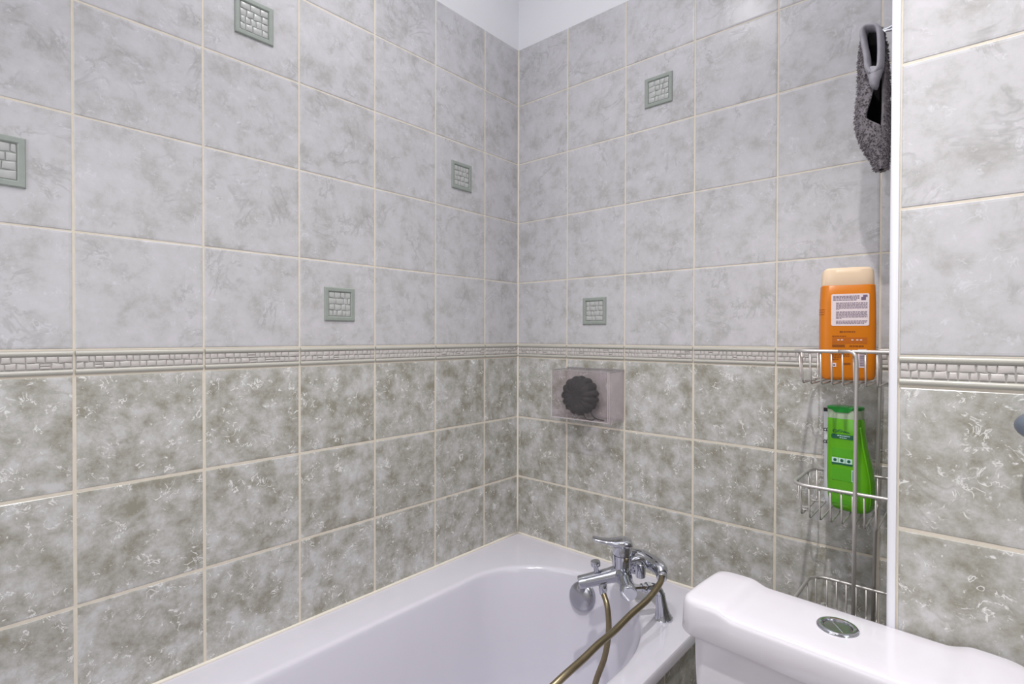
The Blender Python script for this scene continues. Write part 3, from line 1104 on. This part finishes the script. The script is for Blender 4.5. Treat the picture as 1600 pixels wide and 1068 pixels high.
for x in (-.0190, -.0065, .0060):
    gbox(bm, x, x + .0115, .0940, .1035, .0006)
gbox(bm, .0165, .0235, .0610, .0830, .0006)
tag(obj('mint_print', bm, M_MINT, green), kind='stuff')
bm = bmesh.new()
for x in (-.0132, -.0007, .0118):
    add_lathe(bm, [(0, .0031), (.0003, .0031)], GM @ Vector((x, gfront(.0985) - .0006, .0987)), GM.to_3x3() @ Vector((0, -1, 0)), 12)
for k in range(8):
    gbox(bm, .0178, .0222, .0630 + .0024 * k, .0642 + .0024 * k, .0010)
tag(obj('leaf_icons', bm, M_GREENL, green), kind='stuff')
bm = bmesh.new()
def gp(x, z): return GM @ Vector((x, gfront(z) - .0004, z))
for stroke in (((-.0165, .1525), (-.0175, .1555), (-.0145, .1575), (-.010, .1565), (-.0105, .1535), (-.014, .1528)), ((-.0085, .1535), (-.007, .157), (-.003, .158), (0, .1565), (-.0015, .1545), (-.006, .154)),
               ((.0015, .153), (.003, .156), (.0045, .1535), (.0065, .155), (.008, .153), (.010, .1545), (.0125, .153))):
    add_tube(bm, catmull([gp(x, z) for x, z in stroke], 4), .00055, 5)
tag(obj('script_print', bm, M_GREENL, green), kind='stuff')

TB = (.9425, -.084, -.2735)
tube = thing('cream_tube', 'white tube with black end standing behind the green shampoo bottle', 'tube', TB)
TM = bottle_frame(TB, math.radians(8))
bm = bmesh.new()
add_loft(bm, [sring(.020, .0145, 0, TM, 2.2), sring(.0225, .0160, .01, TM, 2.2), sring(.0228, .0150, .09, TM, 2.2), sring(.0235, .0085, .16, TM, 2.5), sring(.0240, .0025, .188, TM, 3)])
obj('body', bm, M_TUBE, tube, smooth=45)
bm = bmesh.new()
add_loft(bm, [sring(.0243, .0028, .187, TM, 4), sring(.0243, .0028, .1945, TM, 4)])
obj('end_seal', bm, M_BLACK, tube, smooth=40)


def text_mesh(body, size, M, mat, name, parent):
    cu = bpy.data.curves.new(name, 'FONT')
    cu.body = body
    cu.size = size
    cu.extrude = .0002
    tmp = bpy.data.objects.new(name, cu)
    COL.objects.link(tmp)
    dg = bpy.context.evaluated_depsgraph_get()
    me = bpy.data.meshes.new_from_object(tmp.evaluated_get(dg))
    bpy.data.objects.remove(tmp)
    bm = bmesh.new()
    bm.from_mesh(me)
    bpy.data.meshes.remove(me)
    bmesh.ops.transform(bm, matrix=M, verts=bm.verts)
    return obj(name, bm, mat, parent)


for z in (.128, .152):
    text_mesh('B', .017, TM @ Matrix.Translation((-.0225 + .0105, -.0145 + (z - .128) * .16, z - .006)) @ Matrix.Rotation(math.radians(90), 4, 'X') @ Matrix.Rotation(math.radians(90), 4, 'Z'), M_BLACK, 'tube_letter', tube)

# ------------------------------------------------------------------ clear holder on the tap wall with a bath puff in it
hb = thing('soap_holder', 'clear acrylic box holder stuck to the tiled wall under the border', 'holder', (.30, 0, -.172))
hx0, hx1, hy, hz0, hz1, th = .2015, .4005, -.081, -.1715, -.031, .0035
bm = bmesh.new()
add_box(bm, (hx0, hy, hz0), (hx1, hy + th, hz1)); obj('front_panel', bm, M_ACR, hb)
bm = bmesh.new()
add_box(bm, (hx0, hy + th, hz0), (hx0 + th, -.0045, hz1)); obj('side_panel', bm, M_ACR, hb)
bm = bmesh.new()
add_box(bm, (hx1 - th, hy + th, hz0), (hx1, -.0045, hz1)); obj('side_panel', bm, M_ACRS, hb)
bm = bmesh.new()
add_box(bm, (hx0 + th, hy + th, hz0), (hx1 - th, -.0045, hz0 + .005)); obj('bottom_panel', bm, M_ACR, hb)
bm = bmesh.new()
add_box(bm, (hx0, -.0045, hz0), (hx1, -.0005, hz1 + .004)); obj('back_panel', bm, M_ACRS, hb)

for lo, hi in (((hx1 - .006, hy - .0006, hz0), (hx1 - .0035, hy, hz1)), ((hx1 - .0005, hy - .0006, hz0), (hx1 + .0006, hy + .001, hz1)),
               ((hx0, hy - .0006, hz0), (hx1, hy, hz0 + .003)), ((hx0 - .0005, hy - .0006, hz0), (hx0 + .0016, hy, hz1))):
    bm = bmesh.new()
    add_box(bm, lo, hi)
    obj('edge_strip', bm, M_ACRE, hb)
M_EDGE = plain('acrylic_edge', (.33, .32, .325), .25)
for lo, hi in (((hx0, hy, hz1), (hx1, hy + th, hz1 + .0016)), ((hx0, hy + th, hz1), (hx0 + th, -.0045, hz1 + .0016)), ((hx1 - th, hy + th, hz1), (hx1, -.0045, hz1 + .0016)),
               ((hx0, -.0045, hz1 + .004), (hx1, -.0005, hz1 + .0056))):
    bm = bmesh.new()
    add_box(bm, lo, hi)
    obj('top_edge', bm, M_EDGE, hb)

puc = Vector((.2775, -.0415, -.1055))
pu = thing('bath_puff', 'charcoal pleated mesh bath puff inside the clear box holder', 'sponge', puc + Vector((0, 0, -.06)))
pax = Vector((.06, -.99, .03)).normalized()
pu_u = Vector((1, 0, 0)); pu_u = (pu_u - pax * pu_u.dot(pax)).normalized(); pu_v = pax.cross(pu_u)
bm = bmesh.new()
rings = []
NL = 15
for i in range(1, 26):
    ph = math.pi * i / 26
    ring = []
    for k in range(150):
        a = 2 * math.pi * k / 150
        wob = 0.6 * math.sin(3 * a + 1) + .4 * math.sin(7 * a)
        pl = abs(math.sin(NL / 2 * a + .35 * wob))
        amp = .10 * math.sin(ph) ** .7 + .05
        rr = .0585 * (math.sin(ph) ** .62) * (1 - amp + amp * pl ** .5)
        rr *= 1 + .02 * math.sin(23 * a + 9 * ph)
        hh = .0330 * math.cos(ph) - (.010 * math.exp(-(rr / .016) ** 2) if ph < 1.5 else 0)
        hh += .0022 * (pl - .5) * math.sin(ph) * (1 if ph < 1.57 else -1)
        ring.append(puc + pax * hh + pu_u * rr * math.cos(a) + pu_v * rr * math.sin(a))
    rings.append(ring)
add_loft(bm, rings)
obj('pleats', bm, M_SPONGE, pu, smooth=50)
bm = bmesh.new()
def hy_(x, z, y=-.0735): return Vector((x, y, z))
c0 = aty(922, 643, -.068); c1 = aty(930, 653, -.073); c2 = aty(944, 657, -.074)
add_tube(bm, catmull([c0, c1, c2], 6), lambda t: .0016, 7)
add_tube(bm, catmull([aty(912, 647, -.068), aty(916, 654, -.073), aty(925, 656, -.074), c1], 6), .0012, 7)
obj('cord', bm, M_CORD, pu, smooth=True)

# ------------------------------------------------------------------ wash mitt on a hook
hk = tag(obj('wall_hook', (lambda b: (add_tube(b, catmull([(1.069, -.2, .622), (1.050, -.2, .620), (1.034, -.2, .616), (1.022, -.2, .617), (1.016, -.2, .627)], 6), .0022, 8),
                                      add_tube(b, catmull([(1.069, -.2, .612), (1.050, -.2, .612), (1.034, -.2, .613), (1.022, -.2, .617)], 6), .0022, 8),
                                      add_lathe(b, [(0, .016), (.003, .016), (.004, .013)], (1.0685, -.2, .617), (-1, 0, 0), 20), b)[-1])(bmesh.new()), M_CHROME, smooth=40, loc=(1.068, -.2, .61)),
         'thin metal hook on the side of the boxed-in wall holding the mitt', 'hook')
mt = thing('wash_mitt', 'dark grey fluffy chenille wash mitt hanging beside the white trim', 'mitt', (1.02, -.2, .36))


def mp(x, y, dy=0.0): return aty(x, y, -.2 + dy)


# cuff: a ribbon loop, smooth grey cloth
def ribbon(bm, path, wvec, wd, th):
    rings = []
    for i, p in enumerate(path):
        t = (path[min(i + 1, len(path) - 1)] - path[max(i - 1, 0)]).normalized()
        wv = wvec(i / (len(path) - 1))
        nrm = t.cross(wv).normalized()
        rings.append([p + wv * wd * .5 * math.cos(a) ** 1 + nrm * th * math.sin(a) for a in [2 * math.pi * k / 12 for k in range(12)]])
    add_loft(bm, rings)


bm = bmesh.new()
cuff = catmull([mp(1363, 117), mp(1357, 108), mp(1355, 90), mp(1351, 70), mp(1349, 52), mp(1354, 45), mp(1362, 43.5), mp(1370, 44), mp(1375, 51), mp(1376.5, 70), mp(1376.5, 90), mp(1375, 106), mp(1369, 116), mp(1363, 117)], 8)
ribbon(bm, cuff, lambda t: Vector((.1, 1, -.08)).normalized(), .030, .0050)
cf = obj('cuff', bm, M_CUFF, mt, smooth=True)
tag(cf, 'smooth grey cloth cuff')
# cuff skirt down to the pile
bm = bmesh.new()
sk = []
for (x0, y0, x1, y1, dpt) in ((1354, 108, 1379, 106, .012), (1355, 117, 1378, 116, .014), (1358, 126, 1374.5, 126, .015), (1359, 134, 1373, 134, .013), (1362, 138, 1371, 138.5, .010)):
    a, b = mp(x0, y0), mp(x1, y1)
    c = (a + b) / 2
    hx = (b - a) / 2
    sk.append([c + hx * math.cos(t) + Vector((0, -1, 0)) * dpt * math.sin(t) for t in [2 * math.pi * k / 20 for k in range(20)]])
add_loft(bm, sk)
obj('cuff_skirt', bm, M_CUFF, mt, smooth=True)

# pile body: C-shaped section that is open towards the room, closed lower down
SEC = [  # y px, left px, right px, gap left px, gap right px, half depth
    (47, 1352, 1377, 1355, 1374, .012), (60, 1347, 1380, 1352, 1377, .016), (76, 1344, 1384, 1351, 1380, .019), (100, 1342.5, 1386, 1353, 1381, .021), (118, 1342, 1388, 1371, 1381.5, .025), (145, 1341, 1389, 1366, 1381.5, .029),
    (165, 1339, 1390, 1360, 1381.5, .033), (182, 1337.5, 1391, 1353, 1381, .035), (191, 1337.5, 1391, 1352, 1380.5, .035), (198, 1338, 1391, 1362, 1380, .034), (204, 1339.5, 1391, 1374, 1379.5, .033),
    (208, 1341, 1391, 1377, 1378, .032), (222, 1345, 1391, 1376, 1376.5, .030), (234, 1351, 1390, 1375, 1375.5, .026), (246, 1359, 1389, 1375, 1375.5, .021), (258, 1365, 1388, 1377, 1377.5, .017), (265, 1367, 1387, 1378, 1378.5, .013)]
rings_o, rings_i = [], []
NP = 40
for yp, xl, xr, gl, gr, dp in SEC:
    dyc = dp * .75 + .012
    a, b = mp(xl, yp, dyc), mp(xr, yp, dyc)
    c = (a + b) / 2
    hw = (b - a).length / 2

    def lip(px):
        u = 0.0
        for _ in range(6):                            # solve for the lip, which lies nearer than the section centre
            u = max(-.96, min(.96, (mp(px, yp, dyc - dp * math.sqrt(1 - u * u)).x - c.x) / hw))
        return math.acos(u)
    al, ar = lip(gl), lip(gr)
    ro, ri = [], []
    for k in range(NP + 1):
        t = -ar + (2 * math.pi - al + ar) * k / NP     # right lip, round the back, to the left lip
        ro.append(c + Vector((hw * math.cos(t), dp * math.sin(t), 0)))
        k2 = max(.15, 1 - .0055 / hw)
        k3 = max(.15, 1 - .0055 / dp)
        ri.append(c + Vector((hw * k2 * math.cos(t), dp * k3 * math.sin(t), 0)))
    rings_o.append(ro)
    rings_i.append(ri)
bm = bmesh.new()
add_loft(bm, [o_ + i_[::-1] for o_, i_ in zip(rings_o, rings_i)], True, True)
obj('mitt_backing', bm, M_PILE, mt, smooth=60)
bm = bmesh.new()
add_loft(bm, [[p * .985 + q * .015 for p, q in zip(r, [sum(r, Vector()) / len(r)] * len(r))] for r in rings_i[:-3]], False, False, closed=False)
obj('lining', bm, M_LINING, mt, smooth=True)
# chenille tufts
bm = bmesh.new()
rng = random.Random(12)
for s in range(len(SEC) - 1):
    A, B = rings_o[s], rings_o[s + 1]
    area = (A[0] - B[0]).length
    cnt = int(area / .0040 * 60)
    for _ in range(cnt):
        k = rng.random() * NP
        i = min(int(k), NP - 1)
        f, g = k - i, rng.random()
        p = A[i].lerp(A[i + 1], f).lerp(B[i].lerp(B[i + 1], f), g)
        cc = (sum(A, Vector()) + sum(B, Vector())) / (2 * (NP + 1))
        cc.z = p.z
        nrm = (p - cc)
        nrm.z = 0
        nrm.normalize()
        d = (nrm + Vector((rng.uniform(-.7, .7), rng.uniform(-.7, .7), rng.uniform(-1.1, .4)))).normalized()
        ln = rng.uniform(.003, .0062)
        r0 = rng.uniform(.0007, .0013)
        u1 = d.orthogonal().normalized() * r0
        u2 = d.cross(u1).normalized() * r0
        q = p - nrm * .001
        m_ = q + d * ln * .6 + Vector((0, 0, -.0003))
        e_ = q + d * ln
        v = [bm.verts.new(q + w_) for w_ in (u1, -u1 * .5 + u2 * .87, -u1 * .5 - u2 * .87)]
        v2 = [bm.verts.new(m_ + w_) for w_ in (u1, -u1 * .5 + u2 * .87, -u1 * .5 - u2 * .87)]
        t_ = bm.verts.new(e_)
        for a in range(3):
            b = (a + 1) % 3
            bm.faces.new((v[a], v[b], v2[b], v2[a]))
            bm.faces.new((v2[a], v2[b], t_))
tag(obj('pile', bm, M_PILE, mt), kind='stuff')

# ------------------------------------------------------------------ wall fixture at the right edge of the picture
fx = thing('wall_fixture', 'rounded blue-grey fixture on the tiled wall at the right edge above the cistern', 'fixture', (1.232, BOXY, -.037))
bm = bmesh.new()
add_lathe(bm, [(0, .020), (.006, .020), (.010, .012), (.030, .011)], (1.232, BOXY, -.037), (0, -1, 0), 24)
obj('mount', bm, M_FIX, fx, smooth=40)
bm = bmesh.new()
rings = []
for s, r in ((-1, .2), (-.92, .45), (-.7, .74), (-.35, .94), (0, 1), (.35, .94), (.7, .74), (.92, .45), (1, .2)):
    rings.append([Vector((1.232 + .036 * r * math.cos(a), BOXY - .042 + .017 * s, -.037 + .021 * r * math.sin(a))) for a in [2 * math.pi * k / 28 for k in range(28)]])
add_loft(bm, rings)
obj('cap', bm, M_FIX, fx, smooth=True)

# ------------------------------------------------------------------ lift everything so that the floor is z = 0
for o in ROOTS:
    o.location.z += ZF
for o in COL.objects:
    if o.type in {'CAMERA', 'LIGHT'}:
        o.location.z += ZF
